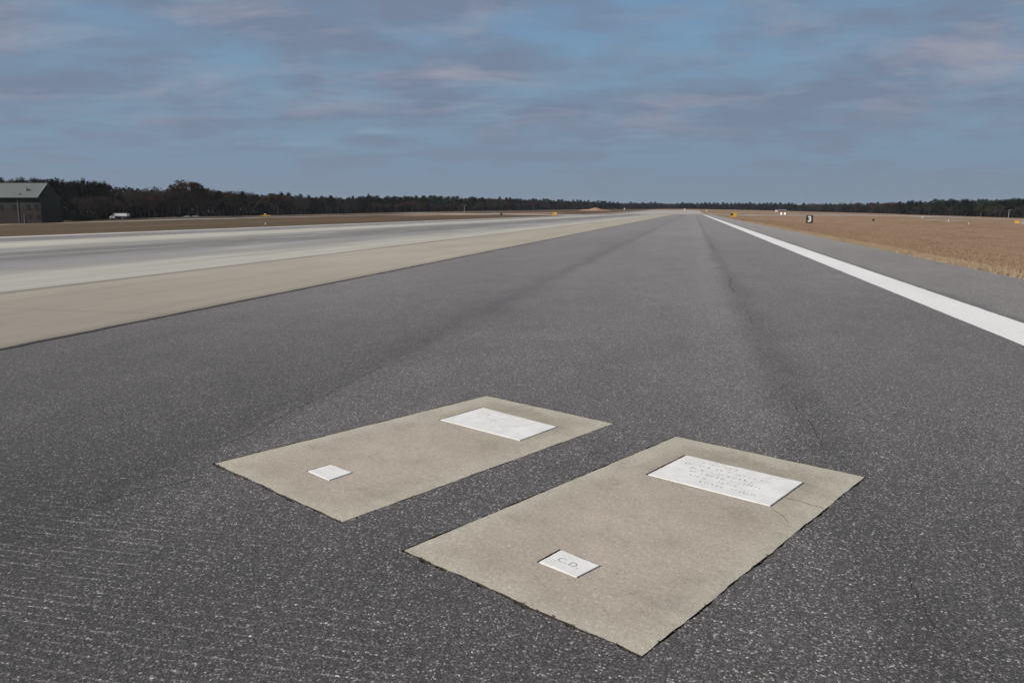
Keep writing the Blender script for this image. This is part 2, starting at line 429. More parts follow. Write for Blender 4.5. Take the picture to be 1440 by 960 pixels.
# ------------------------------------------------------------------ plates with holes
def jag(a, b, n, amp, seed, norm=None):
    """points from a (incl.) to b (excl.) with sideways noise"""
    r = random.Random(seed); out = []
    d = (b - a); nn = Vector((d.y, -d.x, 0)).normalized() if norm is None else norm
    ph = [r.uniform(0, 6.28) for _ in range(6)]
    for i in range(n):
        f = i / n
        L = d.length * f
        w = (math.sin(L * 9 + ph[0]) + .7 * math.sin(L * 23 + ph[1]) + .6 * math.sin(L * 51 + ph[2]) + .6 * r.uniform(-1, 1)) / 2.9
        env = min(1, min(f, 1 - f) * 14)
        out.append(a + d * f + nn * w * amp * env)
    return out
def plate(name, loops, z, depth, mats, parent=None, mi_wall=0, drop_outer=True, chamfer=0.0):
    bm = bmesh.new(); allv = []
    for lp in loops: allv.append([bm.verts.new((p.x, p.y, z)) for p in lp])
    flatv = [v for l in allv for v in l]
    tris = tessellate_polygon([[Vector((p.x, p.y, 0)) for p in lp] for lp in loops])
    for tr in tris:
        try:
            f = bm.faces.new([flatv[i] for i in tr])
        except ValueError: pass
    bm.normal_update()
    for f in bm.faces:
        if f.normal.z < 0: f.normal_flip()
    for k_, l in enumerate(allv):
        if k_ == 0 and not drop_outer: continue
        c = sum((v.co for v in l), Vector()) / len(l)
        lo = [bm.verts.new((v.co.x, v.co.y, z - depth)) for v in l]
        for i in range(len(l)):
            j = (i + 1) % len(l)
            f = bm.faces.new((l[i], l[j], lo[j], lo[i])); f.material_index = mi_wall
    return fin(bm, name, mats, parent)

S2 = [flat(*p) for p in ((568, 773), (951, 613), (1216, 670), (903, 921))]     # foot-left, head-left, head-right, foot-right
S1c = [flat(*p) for p in ((302, 651), (684, 556), (863, 595), (481, 733))]
H2 = [flat(*p) for p in ((911, 667), (965, 640), (1129, 678), (1083, 711))]
H1 = [flat(*p) for p in ((619, 590), (679, 573), (783, 600), (731, 619))]
F2 = [flat(*p) for p in ((758, 790), (789, 773), (843, 795), (811, 811))]
F1 = [flat(*p) for p in ((433, 662), (465, 653), (495, 664), (463, 675))]

def loop_of(c, amp, seed, n=70, amps=None):
    out = []
    for i in range(4):
        a, b = c[i], c[(i + 1) % 4]
        out += jag(a, b, n, (amps[i] if amps else amp), seed + i)
    return out
def grow(c, gs):
    """offset each side (i -> i+1) outward by gs[i]"""
    cen = sum(c, Vector()) / 4; L = []
    for i in range(4):
        a, b = c[i], c[(i + 1) % 4]; d = (b - a).normalized(); n = Vector((d.y, -d.x, 0))
        if n.dot((a + b) / 2 - cen) < 0: n = -n
        L.append((a + n * gs[i], d))
    out = []
    for i in range(4):
        p, d = L[i - 1]; q_, e = L[i]
        # intersection p + d*k = q + e*m
        det = d.x * -e.y + e.x * d.y
        w = q_ - p
        k_ = (w.x * -e.y + e.x * w.y) / det
        out.append(p + d * k_)
    return out
Rst = Matrix.Rotation(TH, 4, 'Z')        # world -> runway frame
holes = []
for c, sd in ((S1c, 20), (S2, 40)):
    g_ = grow(c, (.004, .003, .010, .018))
    holes.append([Rst @ p for p in loop_of(g_, .009, sd, 110, (.008, .006, .013, .019))])
rim = [Vector((T0 + .2, -60, 0))]
rim = [Vector((T0 + .1, -60, 0)), Vector((T0 + .1, S1 + .5, 0))]
ss_ = list(np.linspace(S1 + .5, 60, 40)) + list(np.arange(59.5, 0, -.25)) + [-60]
er = random.Random(5)
for s_ in ss_:
    wv = .06 * math.sin(s_ * .7) + .05 * math.sin(s_ * 2.3 + 1) + .03 * math.sin(s_ * 6.1) + er.uniform(-.03, .03)
    rim.append(Vector((T1 - .08 + wv, s_, 0)))
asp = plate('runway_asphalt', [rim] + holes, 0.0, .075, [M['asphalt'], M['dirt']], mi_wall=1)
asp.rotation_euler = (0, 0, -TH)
tag(asp, 'dark grey grooved asphalt runway edge around the two grave slabs', kind='structure')
bm = bmesh.new()
for c in (S1c, S2):
    g_ = grow(c, (.1, .1, .1, .1)); f = bm.faces.new([bm.verts.new((p.x, p.y, -.045)) for p in g_])
gd = fin(bm, 'subgrade', M['dirt']); tag(gd, 'dark dirt in the gap round the grave slabs', kind='structure')

def strip_st(name, t0, t1, s0, s1, z, mat, parent=None, wob=0.0, step=2.0, seed=1):
    r = random.Random(seed); V = []; Fc = []
    ss = np.concatenate([np.arange(s0, min(s1, 60), step / 8 if wob else step), np.arange(min(s1, 60), s1, 10)]) if s1 > 60 else np.arange(s0, s1, step)
    ss = list(ss) + [s1]
    for s_ in ss:
        a = r.uniform(-wob, wob); b = r.uniform(-wob, wob)
        V.append((t0 + a, s_, z)); V.append((t1 + b, s_, z))
    Fc = [(2 * i, 2 * i + 1, 2 * i + 3, 2 * i + 2) for i in range(len(ss) - 1)]
    o = np_mesh(name, V, Fc, mat, parent); o.rotation_euler = (0, 0, -TH); return o
o = strip_st('runway_concrete', -34.9, -7.88, -60, S1 + .5, .004, M['concrete'], wob=.012, seed=3)
tag(o, 'pale tan and grey concrete middle panels of the runway with rubber streaks', kind='structure')
o = strip_st('edge_joint', -7.88 - .01, -7.80, -60, S1, .007, M['tar'], wob=.02, seed=4)
tag(o, 'dark joint between concrete and asphalt', kind='structure')
o = strip_st('edge_line', 3.93, 4.70, -60, S1 + .3, .005, M['paint'], wob=.006, seed=5)
tag(o, 'wide white painted runway edge line', kind='structure')
o = strip_st('edge_line', -41.6, -40.3, -60, S1 + .3, .005, M['paint_worn'], wob=.03, seed=6)
tag(o, 'far white painted runway edge line', kind='structure')

# cracks: ragged dark ribbons
def ribbon(name, pts, w, seed, z=.003, step=.025, gaps=.0, mat='tar'):
    r = random.Random(seed); V = []; Fc = []; prev = None; cur = 0; off = 0.0; on = True
    P = [Vector((p[0], p[1], 0)) for p in pts]
    for a, b in zip(P[:-1], P[1:]):
        d = b - a; n = max(2, int(d.length / step)); nn = Vector((d.y, -d.x, 0)).normalized()
        for i in range(n):
            off = off * .93 + r.uniform(-1, 1) * w * .9
            if r.random() < .05: on = r.random() > gaps
            ww = w * r.uniform(.15, 1.0) if on else 0
            c = a + d * (i / n) + nn * off
            V.append(c + nn * ww * .5 + Vector((0, 0, z))); V.append(c - nn * ww * .5 + Vector((0, 0, z)))
            m_ = len(V)
            if prev is not None and on: Fc.append((m_ - 4, m_ - 3, m_ - 1, m_ - 2))
            prev = on
    o = np_mesh(name, [tuple(v) for v in V], Fc, M[mat])
    tag(o, 'thin dark ragged crack in the pavement', kind='structure'); return o
def W(px, py): p = flat(px, py); return (p.x, p.y)
def ST(s, t): return from_st(s, t)
ribbon('pavement_crack', [ST(1.5, 1.02), ST(2.6, 1.0), ST(3.4, .99), ST(4.0, 1.0)], .010, 1, gaps=.4)
ribbon('pavement_crack', [ST(5.45, .93), ST(6.2, .92), ST(9, .88), ST(13, .9)], .010, 2, gaps=.7)
ribbon('pavement_crack', [ST(13, .9), ST(24, .88), ST(45, .88)], .03, 12, step=.1, gaps=.6)
ribbon('pavement_crack', [W(120, 713), W(205, 690), W(262, 676), W(312, 664), W(335, 662)], .008, 3, gaps=.35)
ribbon('pavement_crack', [ST(4.5, -3.1), ST(8, -3.12), ST(14, -3.1)], .008, 4, gaps=.75)

# ------------------------------------------------------------------ graves
def stone_obj(name, c, par, bev=.003, top=.006, seed=0):
    bm = bmesh.new(); r = random.Random(seed)
    pts = []
    for i in range(4):
        a, b = c[i], c[(i + 1) % 4]; n = 14
        for j in range(n):
            e = .0012 * r.uniform(-1, 1) if 0 < j else 0
            pts.append(a.lerp(b, j / n) + Vector((e, e, 0)))
    cen = sum(pts, Vector()) / len(pts)
    lo = [bm.verts.new((p.x, p.y, -.03)) for p in pts]
    mi = [bm.verts.new((p.x, p.y, top - bev)) for p in pts]
    hi = []
    for p in pts:
        d = (cen - p); s = bev * r.uniform(.7, 1.6)
        hi.append(bm.verts.new((p.x + d.x / abs(d.length) * s, p.y + d.y / abs(d.length) * s, top)))
    n = len(pts)
    for A, B in ((lo, mi), (mi, hi)):
        for i in range(n):
            j = (i + 1) % n; bm.faces.new((A[i], A[j], B[j], B[i]))
    bm.faces.new(hi); bmesh.ops.recalc_face_normals(bm, faces=bm.faces[:])
    return fin(bm, name, M['marble'], par)
def grave(c, hc, fc, seed, label, cracks=False, inscr=1.0, initials=None):
    cen = sum(c, Vector()) / 4
    ax = ((c[1] + c[2]) / 2 - (c[0] + c[3]) / 2).normalized()
    rz = math.atan2(-ax.x, ax.y)
    root = empty('grave', cen, rz)
    tag(root, label, 'grave', 'grave slabs set flush into the runway')
    inv = (Matrix.Translation(cen) @ Matrix.Rotation(rz, 4, 'Z')).inverted()
    L = lambda pts: [inv @ p for p in pts]
    lc, lh, lf = L(c), L(hc), L(fc)
    outer = loop_of(lc, .005, seed, 90, (.006, .007, .006, .008))
    # recesses: wider on the left end
    rh = grow(lh, (.017, .010, .008, .003)); rf = grow(lf, (.014, .007, .007, .003))
    holes_ = [loop_of(rh, .002, seed + 9, 24), loop_of(rf, .0015, seed + 19, 14)]
    sl_ = plate('concrete_slab', [outer] + holes_, -.002, .04, [M['slab'], M['dirt']], root, mi_wall=1)
    bm = bmesh.new(); bm.from_mesh(sl_.data)
    for q_ in (rh, rf):
        g_ = grow(q_, (.01,) * 4); f = bm.faces.new([bm.verts.new((p.x, p.y, -.028)) for p in g_]); f.material_index = 1
    bm.to_mesh(sl_.data); bm.free()
    hs = stone_obj('headstone', lh, root, top=.002, seed=seed, bev=.0025)
    fs = stone_obj('footstone', lf, root, top=.002, seed=seed + 1, bev=.002)
    # worn, no longer legible rows of cut letters on the headstone: short strokes
    ux = (lh[2] - lh[1]).normalized(); uy = (lh[1] - lh[0]).normalized()
    W_, H_ = (lh[2] - lh[1]).length, (lh[1] - lh[0]).length
    r = random.Random(seed + 5); bm = bmesh.new()
    rows = [(.84, .20, .52), (.70, .10, .80), (.57, .16, .74), (.44, .12, .86), (.31, .26, .66), (.17, .40, .84)] if inscr > .6 else [(.55, .35, .8), (.40, .38, .74), (.27, .3, .62), (.7, .25, .5)]
    for v, u0, u1 in rows:
        u = u0
        while u < u1:
            if r.random() < .16: u += .03; continue
            h = .034 * r.uniform(.75, 1.05)
            o_ = lh[0] + ux * (u * W_) + uy * (v * H_)
            nst = r.choice((1, 2, 2, 3))
            for _ in range(nst):
                if r.random() > inscr: continue
                a = o_ + ux * r.uniform(-.008, .008) + uy * r.uniform(-.004, .010)
                if r.random() < .55: b = a + uy * h * r.uniform(.35, .9) + ux * r.uniform(-.004, .004)
                else: b = a + ux * r.uniform(.008, .018) + uy * r.uniform(-.006, .006)
                d = (b - a); nn = Vector((d.y, -d.x, 0)).normalized() * .0021 * r.uniform(.6, 1.4)
                bm.faces.new([bm.verts.new((p.x, p.y, 0.0026)) for p in (a - nn, b - nn * .6, b + nn * .6, a + nn)])
            u += .034 * r.uniform(.8, 1.2)
    for f in bm.faces:
        if f.normal.z < 0: f.normal_flip()
    fin(bm, 'inscription', M['lichen'], hs)
    if initials:
        cu = bpy.data.curves.new('initials', 'FONT'); cu.body = initials; cu.size = .058; cu.align_x = 'CENTER'; cu.align_y = 'CENTER'
        cu.extrude = .0003; cu.space_character = 1.25
        to = bpy.data.objects.new('tmp', cu); COL.objects.link(to)
        dg = bpy.context.evaluated_depsgraph_get(); me = bpy.data.meshes.new_from_object(to.evaluated_get(dg))
        bpy.data.objects.remove(to)
        me.materials.clear(); me.materials.append(M['lichen'])
        io = link('inscription', me, fs)
        cf = sum(lf, Vector()) / 4; io.location = (cf.x, cf.y, .0024)
        ang = math.atan2((lf[2] - lf[1]).y, (lf[2] - lf[1]).x); io.rotation_euler = (0, 0, ang)
    if cracks:
        def lp(px, py): return inv @ flat(px, py)
        for pts, w in ((((1104, 700), (1120, 702), (1140, 709), (1160, 714)), .007), (((1084, 713), (1092, 719), (1101, 725), (1110, 735)), .006)):
            V = []; Fc = []; rr = random.Random(3)
            P = [lp(*p) for p in pts]
            for a, b in zip(P[:-1], P[1:]):
                for i in range(10):
                    c_ = a.lerp(b, i / 10) + Vector((rr.uniform(-.002, .002), rr.uniform(-.002, .002), 0)); ww = w * rr.uniform(.4, 1) * .5
                    V += [(c_.x, c_.y + ww, -.0008), (c_.x, c_.y - ww, -.0008)]
            Fc = [(2 * i, 2 * i + 1, 2 * i + 3, 2 * i + 2) for i in range(len(V) // 2 - 1)]
            np_mesh('crack', V, Fc, M['crackm'], root)
    return root
M['crackm'] = m_plain('hairline_dirt', (.13, .11, .09), .95, .3, 60)
grave(S1c, H1, F1, 100, 'farther beige concrete grave slab with a blank small square footstone and faint white headstone', inscr=.35)
grave(S2, H2, F2, 200, 'nearer beige grave slab with dotted lettering on its headstone and a footstone initialled C.D.', cracks=True, inscr=.9, initials='C.D.')

# weeds and crumbs in the gap round the slabs
V = []; Fc = []
r = random.Random(77)
for c in (S1c, S2):
    for i in range(4):
        a, b = c[i], c[(i + 1) % 4]
        nrm = Vector(((b - a).y, -(b - a).x, 0)).normalized()
        if nrm.dot((a + b) / 2 - sum(c, Vector()) / 4) < 0: nrm = -nrm
        for _ in range(90):
            p = a.lerp(b, r.random()) + nrm * abs(r.gauss(.012, .012)); s_ = r.uniform(.002, .006)
            n0_ = len(V); z0 = r.uniform(-.006, .003)
            for k_ in range(4):
                aa = k_ * 1.57 + r.uniform(-.5, .5); V.append((p.x + math.cos(aa) * s_, p.y + math.sin(aa) * s_, z0))
            V.append((p.x, p.y, z0 + s_ * .9))
            for k_ in range(4): Fc.append((n0_ + k_, n0_ + (k_ + 1) % 4, n0_ + 4))
M['grit'] = m_leaf('grit_stone', (.03, .028, .025), (.14, .13, .12))
o = np_mesh('gravel', V, Fc, M['grit']); tag(o, 'loose dark grit crumbled along the slab edges', 'grit', kind='stuff')

# ------------------------------------------------------------------ verge grass tufts (stuff)
def tufts(name, n, t0, t1, s0, s1, h0, h1, seed, power=1.0, wmul=1.0, clump=False, label='', mat='blade'):
    g = np.random.default_rng(seed)
    t = t0 + (t1 - t0) * g.random(n) ** power
    s = s0 * (s1 / s0) ** g.random(n)
    if clump:
        nc = n // 25; tc = t0 + (t1 - t0) * g.random(nc) ** power; sc_ = s0 * (s1 / s0) ** g.random(nc)
        idx = g.integers(0, nc, n); t = tc[idx] + g.normal(0, .05, n) * (1 + sc_[idx] / 60); s = sc_[idx] + g.normal(0, .06, n) * (1 + sc_[idx] / 40)
    x = s * SN + t * CS; y = s * CS - t * SN
    z = np.where(t < T1 + .05, -.01, Zv(x, y))
    h = (h0 + (h1 - h0) * g.random(n)); w = (.004 + s * .00025) * wmul * (.6 + .8 * g.random(n))
    an = g.random(n) * 6.283; lx = g.normal(0, .5, n) * h; ly = g.normal(0, .5, n) * h
    a = np.stack([x - np.cos(an) * w, y - np.sin(an) * w, z - .01], 1)
    b = np.stack([x + np.cos(an) * w, y + np.sin(an) * w, z - .01], 1)
    c = np.stack([x + lx, y + ly, z + h], 1)
    V = np.concatenate([a, b, c], 1).reshape(-1, 3)
    Fc = np.arange(3 * n).reshape(-1, 3)
    o = np_mesh(name, V, Fc, M[mat]); tag(o, label, 'grass', kind='stuff'); return o
tufts('grass', 210000, T1 - .10, T1 + 34, 14, 170, .012, .045, 5, 1.5, 1.2, label='short dry tan grass covering the verge right of the runway')
tufts('grass', 50000, T1 - .16, T1 + .7, 14, 120, .03, .10, 6, 1.3, 1.0, clump=True, label='ragged dry grass fringe hanging over the asphalt edge', mat='straw')
tufts('grass', 16000, T1 + .8, T1 + 26, 16, 150, .03, .08, 8, 1.3, 1.0, clump=True, label='taller dry grass clumps in the right verge')

# ------------------------------------------------------------------ distant pavements
def drape(name, pts, width, lift, mat, label, across=4, step=6.0):
    """pts: world xy polyline, draped ribbon"""
    P = [Vector((p[0], p[1], 0)) for p in pts]; C = []
    for a, b in zip(P[:-1], P[1:]):
        n = max(1, int((b - a).length / step))
        C += [a.lerp(b, i / n) for i in range(n)]
    C.append(P[-1])
    V = []
    for i, c in enumerate(C):
        d = (C[min(i + 1, len(C) - 1)] - C[max(i - 1, 0)]).normalized(); nn = Vector((d.y, -d.x, 0))
        for j in range(across + 1):
            q_ = c + nn * width * (j / across - .5); V.append((q_.x, q_.y, Z(q_.x, q_.y) + lift))
    k_ = across + 1
    Fc = [(i * k_ + j, i * k_ + j + 1, (i + 1) * k_ + j + 1, (i + 1) * k_ + j) for i in range(len(C) - 1) for j in range(across)]
    o = np_mesh(name, V, Fc, mat); tag(o, label, kind='structure'); return o
def A(px, py): p = at(px, py); return (p.x, p.y)
# runway goes on in plain concrete beyond the crossing
drape('far_runway', [ST(S1, -18.4), ST(760, -18.4)], 46.5, .06, M['taxi'], 'pale far part of the runway beyond the asphalt', across=8, step=12)
drape('far_shoulder', [ST(S1, -37.5), ST(700, -37.5)], 5.0, .12, M['road'], 'dark shoulder strip of the far runway', across=2, step=12)
drape('crossing_taxiway', [ST(385, -150), ST(372, -41), ST(372, 24), ST(385, 120)], 26, .09, M['taxi'], 'pale taxiway crossing beyond the end of the asphalt', across=5)
drape('left_taxiway', [A(-220, 322), A(0, 316.4), A(130, 312.6), A(240, 309.4), A(360, 306.6), A(480, 303.9), A(600, 301.6), A(700, 300.2)], 5.5, .07, M['taxi'], 'thin pale path across the left grass')
drape('service_road', [A(60, 311.2), A(120, 309.6), A(170, 308.2), A(240, 306.6), A(330, 305.0), A(480, 301.6), A(620, 299.0), A(720, 297.9)], 7, .08, M['road'], 'grey service road before the left trees')
drape('right_taxiway', [A(1030, 299.2), A(1150, 301), A(1290, 304.8), A(1440, 309.5), A(1600, 315)], 11, .07, M['taxi'], 'pale taxiway across the right field')
drape('right_taxiway', [A(1300, 309.2), A(1380, 312.6), A(1470, 316), A(1600, 321)], 4, .07, M['taxi'], 'narrow pale path in the right field')
drape('bare_soil', [A(560, 303.2), A(700, 300.8), A(790, 299.3)], 14, .05, M['sand'], 'strip of bare orange soil in the left field', across=5)
# low orange mound
mp = at(836, 296.2)
bm = bmesh.new(); bmesh.ops.create_grid(bm, x_segments=40, y_segments=12, size=1)
mr_ = random.Random(4)
for v in bm.verts:
    rr = min(1, math.hypot(v.co.x, v.co.y)); hgt = 2.6 * (math.cos(rr * math.pi) * .5 + .5) * (.8 + .2 * math.sin(v.co.x * 9 + 1)) + .1 * mr_.random()
    v.co.x = mp.x + v.co.x * 17; v.co.y = mp.y + v.co.y * 14; v.co.z = Z(v.co.x, v.co.y) - .25 + hgt
o = fin(bm, 'soil_mound', M['sand'], smooth=True); tag(o, 'low mound of bare orange earth beyond the runway', kind='structure')

# ------------------------------------------------------------------ trees
def leaves(V, Fc, c, rad, n, size, g, flat_=.7):
    d = g.normal(size=(n, 3)); d /= np.linalg.norm(d, axis=1)[:, None]
    p = c + d * (g.random((n, 1)) ** .45) * np.array([rad, rad, rad * flat_])
    a = g.normal(size=(n, 3)); a /= np.linalg.norm(a, axis=1)[:, None]
    b = np.cross(a, g.normal(size=(n, 3))); b /= np.linalg.norm(b, axis=1)[:, None]
    s = size * (.5 + g.random((n, 1)))
    base = sum(len(v) for v in V)
    V.append(np.stack([p - a * s, p + a * s * .9 - b * s * .4, p + b * s], 1).reshape(-1, 3))
    Fc.append(base + np.arange(3 * n).reshape(-1, 3))
def tube_np(V, Fc, a, b, r0, r1, n=4):
    a = np.array(a, float); b = np.array(b, float); d = b - a; d /= np.linalg.norm(d) + 1e-9
    u = np.cross(d, [.3, .9, .31]); u /= np.linalg.norm(u); w = np.cross(d, u)
    an = np.arange(n) * 2 * math.pi / n
    ring = np.cos(an)[:, None] * u + np.sin(an)[:, None] * w
    base = sum(len(v) for v in V)
    V.append(np.concatenate([a + ring * r0, b + ring * r1]))
    f = []
    for i in range(n):
        j = (i + 1) % n; f += [(base + i, base + j, base + n + j), (base + i, base + n + j, base + n + i)]
    Fc.append(np.array(f))
def mk(name, V, Fc, mat, parent): return np_mesh(name, np.concatenate(V), np.concatenate(Fc), mat, parent)

def proto_pine(seed, mat, clear=.38, wide=.22, dens=1.0):
    g = np.random.default_rng(seed); H = 10.0
    root = empty('pine_tree', (0, -500, 0))
    V, Fc = [], []; pts = [np.array([0, 0, -.4])]
    for i in range(1, 7): pts.append(np.array([g.normal(0, .06) * i, g.normal(0, .06) * i, H * .93 * i / 6]))
    for i in range(6): tube_np(V, Fc, pts[i], pts[i + 1], .17 * (1 - i / 6.6), .17 * (1 - (i + 1) / 6.6), 6)
    CV, CF = [], []
    nb = 20
    for i in range(nb):
        f = clear + (1 - clear) * (i + g.random() * .6) / nb
        an = g.random() * 6.283; prof = math.sin(min(1, (f - clear) / (1 - clear) * .9 + .25) * math.pi) ** .6
        L = H * wide * (.35 + .75 * g.random()) * prof
        a = np.array([0, 0, H * f * .93]); b = a + np.array([math.cos(an) * L, math.sin(an) * L, L * g.uniform(.1, .5)])
        tube_np(V, Fc, a, b, .05, .02, 3)
        leaves(CV, CF, b, H * .085 * (.6 + .8 * g.random()), int(75 * dens), .16, g, .6)
        if L > 1: leaves(CV, CF, (a * .45 + b * .55), H * .06 * (.6 + .7 * g.random()), int(38 * dens), .15, g, .6)
    leaves(CV, CF, np.array([0, 0, H * .95]), H * .07, int(80 * dens), .14, g, .9)
    mk('trunk', V, Fc, M['bark'], root); mk('crown', CV, CF, M[mat], root)
    return root
def proto_bare(seed, leafmat=None, spread=.55, nleaf=0, H=10.0):
    g = np.random.default_rng(seed)
    root = empty('bare_tree' if not leafmat else 'oak_tree', (0, -500, 0))
    TV, TF, CV, CF = [], [], [], []; tips = []
    def grow_(p, d, L, r, lev):
        q_ = p + d * L
        tube_np(TV if lev < 1 else CV, TF if lev < 1 else CF, p, q_, r, r * .65, 5 if lev < 2 else 3)
        if lev >= 5: tips.append(q_); return
        n = 3 if lev < 4 else 4
        for i in range(n):
            dd = d + g.normal(0, spread * (.75 if lev < 1 else 1), 3); dd[2] += .25; dd /= np.linalg.norm(dd)
            grow_(p + d * L * g.uniform(.55, 1.0), dd, L * g.uniform(.58, .8), r * .6, lev + 1)
    grow_(np.array([0, 0, -.3]), np.array([0, 0, 1.0]), H * .30, .17, 0)
    tips = np.array(tips)
    # fine twig spray at every tip
    for t_ in tips[::2]:
        for _ in range(5):
            d = g.normal(size=3); d[2] += .4; d /= np.linalg.norm(d)
            tube_np(CV, CF, t_, t_ + d * g.uniform(.25, .7), .013, .006, 3)
    tr = mk('trunk', TV, TF, M['barkgrey'], root)
    if leafmat:
        LV, LF = [], []
        for t_ in tips[::3]: leaves(LV, LF, t_, .5, nleaf, .13, g, .8)
        mk('crown', LV, LF, M[leafmat], root); 
        o = mk('limbs', CV, CF, M['twig'], root)
    else: mk('crown', CV, CF, M['twig'], root)
    allz = tips[:, 2].max() + .4; root['h'] = float(allz)
    return root
PR = {
    'pine': [proto_pine(1, 'pine', .30, .25, 1.1), proto_pine(2, 'pine', .36, .22), proto_pine(3, 'pine', .26, .28, 1.2)],
    'pine2': [proto_pine(4, 'pine2', .30, .25), proto_pine(5, 'pine2', .34, .22)],
    'bare': [proto_bare(6), proto_bare(7, spread=.48), proto_bare(8, spread=.62)],
    'rust': [proto_bare(9, 'rust', .5, 26), proto_bare(10, 'rust', .5, 14)],
}
used = set()
LBL = {'pine': ('dark dense pine tree', 'pine tree'), 'pine2': ('mid green pine tree', 'pine tree'), 'bare': ('bare grey-brown leafless tree', 'leafless tree'), 'rust': ('tree with rusty brown leaves', 'oak tree')}
REG = [(150, 'in the tall dark wood behind and right of the green building'), (250, 'behind the road where the white box van stands'), (290, 'under the tall rusty oak'), (500, 'in the wood behind the yellow truck'),
       (830, 'in the wood beyond the far left grass field'), (1060, 'in the low far wood straight beyond the runway end'), (1268, 'in the wood behind the number sign and lit lamps'), (9999, 'in the dark wood at the right of the far field')]
nt = [0]
H0 = {p.name: p.get('h', 10.0) for l in PR.values() for p in l}
_orig = {p.name: p for l in PR.values() for p in l}
def tree2(kind, px, topy, dmul=1.0, label=None, wide=1.0):
    D = tb(px, 3) * dmul
    pr = rnd.choice(PR[kind]); h0 = H0[pr.name]
    d = ray(px, topy); x = d.x / d.y * D; z0 = Z(x, D); zt = CAMH + d.z / d.y * D
    s = max(.3, (zt - z0) / h0)
    if pr.name not in used: o = pr; used.add(pr.name)
    else: o = copy_tree(pr)
    if 'h' in o: del o['h']
    o.location = (x, D, z0 - .1); w = s * wide * rnd.uniform(.9, 1.15)
    o.scale = (w, w, s); o.rotation_euler = (0, 0, rnd.uniform(0, 6.28))
    if label: tag(o, label, LBL[kind][1])
    else:
        reg = next(r_[1] for r_ in REG if px < r_[0])
        tag(o, LBL[kind][0] + ' ' + reg, LBL[kind][1], LBL[kind][0] + 's ' + reg)
    nt[0] += 1
    return o

def T(px): return tb(px, 2)
J = lambda a: rnd.uniform(-a, a)
px = -60
while px < 156:
    tree2('pine', px, T(px) + rnd.uniform(-2, 4), rnd.uniform(.97, 1.05), wide=.95); px += rnd.uniform(6, 9)
for px in range(92, 156, 11): tree2('pine', px + J(3), T(px) + rnd.uniform(8, 24), .95, wide=1.3)
px = 112
while px < 158:
    tree2('bare', px, rnd.uniform(268, 276), .92, wide=1.3); px += 9
px = 157
while px < 248:
    tree2('bare', px, T(px) + rnd.uniform(-3, 7), rnd.uniform(.95, 1.04), wide=1.25); px += rnd.uniform(4, 7)
for px in (168, 181, 196, 205, 222, 238): tree2('pine', px + J(3), T(px) + rnd.uniform(6, 14), .98, wide=1.2)
tree2('rust', 262, 251, .96, 'tall round-headed oak with rusty brown leaves, highest in the left tree line', wide=1.15)
tree2('rust', 276, 262, .97, wide=1.2); tree2('bare', 251, 258, .96, wide=1.2); tree2('rust', 216, 272, .93)
px = 284
while px < 505:
    kd = rnd.choice(('bare', 'bare', 'bare', 'pine', 'pine', 'rust') if px < 420 else ('bare', 'bare', 'pine', 'pine', 'pine2'))
    tree2(kd, px, T(px) + rnd.uniform(-2, 5), rnd.uniform(.94, 1.05), wide=1.25); px += rnd.uniform(4, 7)
tree2('pine', 518, 271.5, .98, 'slim dark pine with its round head standing above the wood', wide=.8)
px = 506
while px < 835:
    kd = rnd.choice(('pine2', 'pine2', 'pine', 'pine'))
    tree2(kd, px, T(px) + rnd.uniform(-1, 2.5), rnd.uniform(1.0, 1.06), wide=1.9); px += rnd.uniform(4, 6.5)
px = 525
while px < 830:
    tree2(rnd.choice(('bare', 'bare', 'rust')), px, T(px) + rnd.uniform(6, 11) * (1 if px < 720 else .6), .95, wide=1.5); px += rnd.uniform(8, 14)
px = 836
while px < 1100:
    kd = rnd.choice(('bare', 'bare', 'rust')) if 868 < px < 948 and rnd.random() < .6 else rnd.choice(('pine2', 'pine', 'pine'))
    tree2(kd, px, T(px) + rnd.uniform(-.5, 1.5) + (2 if kd in ('bare', 'rust') else 0), rnd.uniform(.98, 1.04), wide=2.1); px += rnd.uniform(4.5, 7)
px = 1100
while px < 1268:
    kd = rnd.choice(('bare', 'pine', 'bare', 'pine')) if px < 1180 else rnd.choice(('bare', 'rust', 'bare', 'rust', 'pine'))
    tree2(kd, px, T(px) + rnd.uniform(-1, 2), rnd.uniform(.96, 1.04), wide=1.45); px += rnd.uniform(4, 6.5)
px = 1266
while px < 1500:
    kd = rnd.choice(('pine', 'pine2', 'pine2'))
    tree2(kd, px, T(px) + rnd.uniform(-1.5, 2.5), rnd.uniform(.98, 1.05), wide=1.6); px += rnd.uniform(4.5, 7.5)
for px in (1292, 1307, 1338, 1380, 1392, 1408, 1426, 1441): tree2('bare', px, T(px) + rnd.uniform(6, 12), .96, wide=1.2)
# pines and unused prototypes leave nothing behind
for nm, p in list(_orig.items()):
    if nm not in used:
        for ch in list(p.children): bpy.data.objects.remove(ch)
        bpy.data.objects.remove(p)

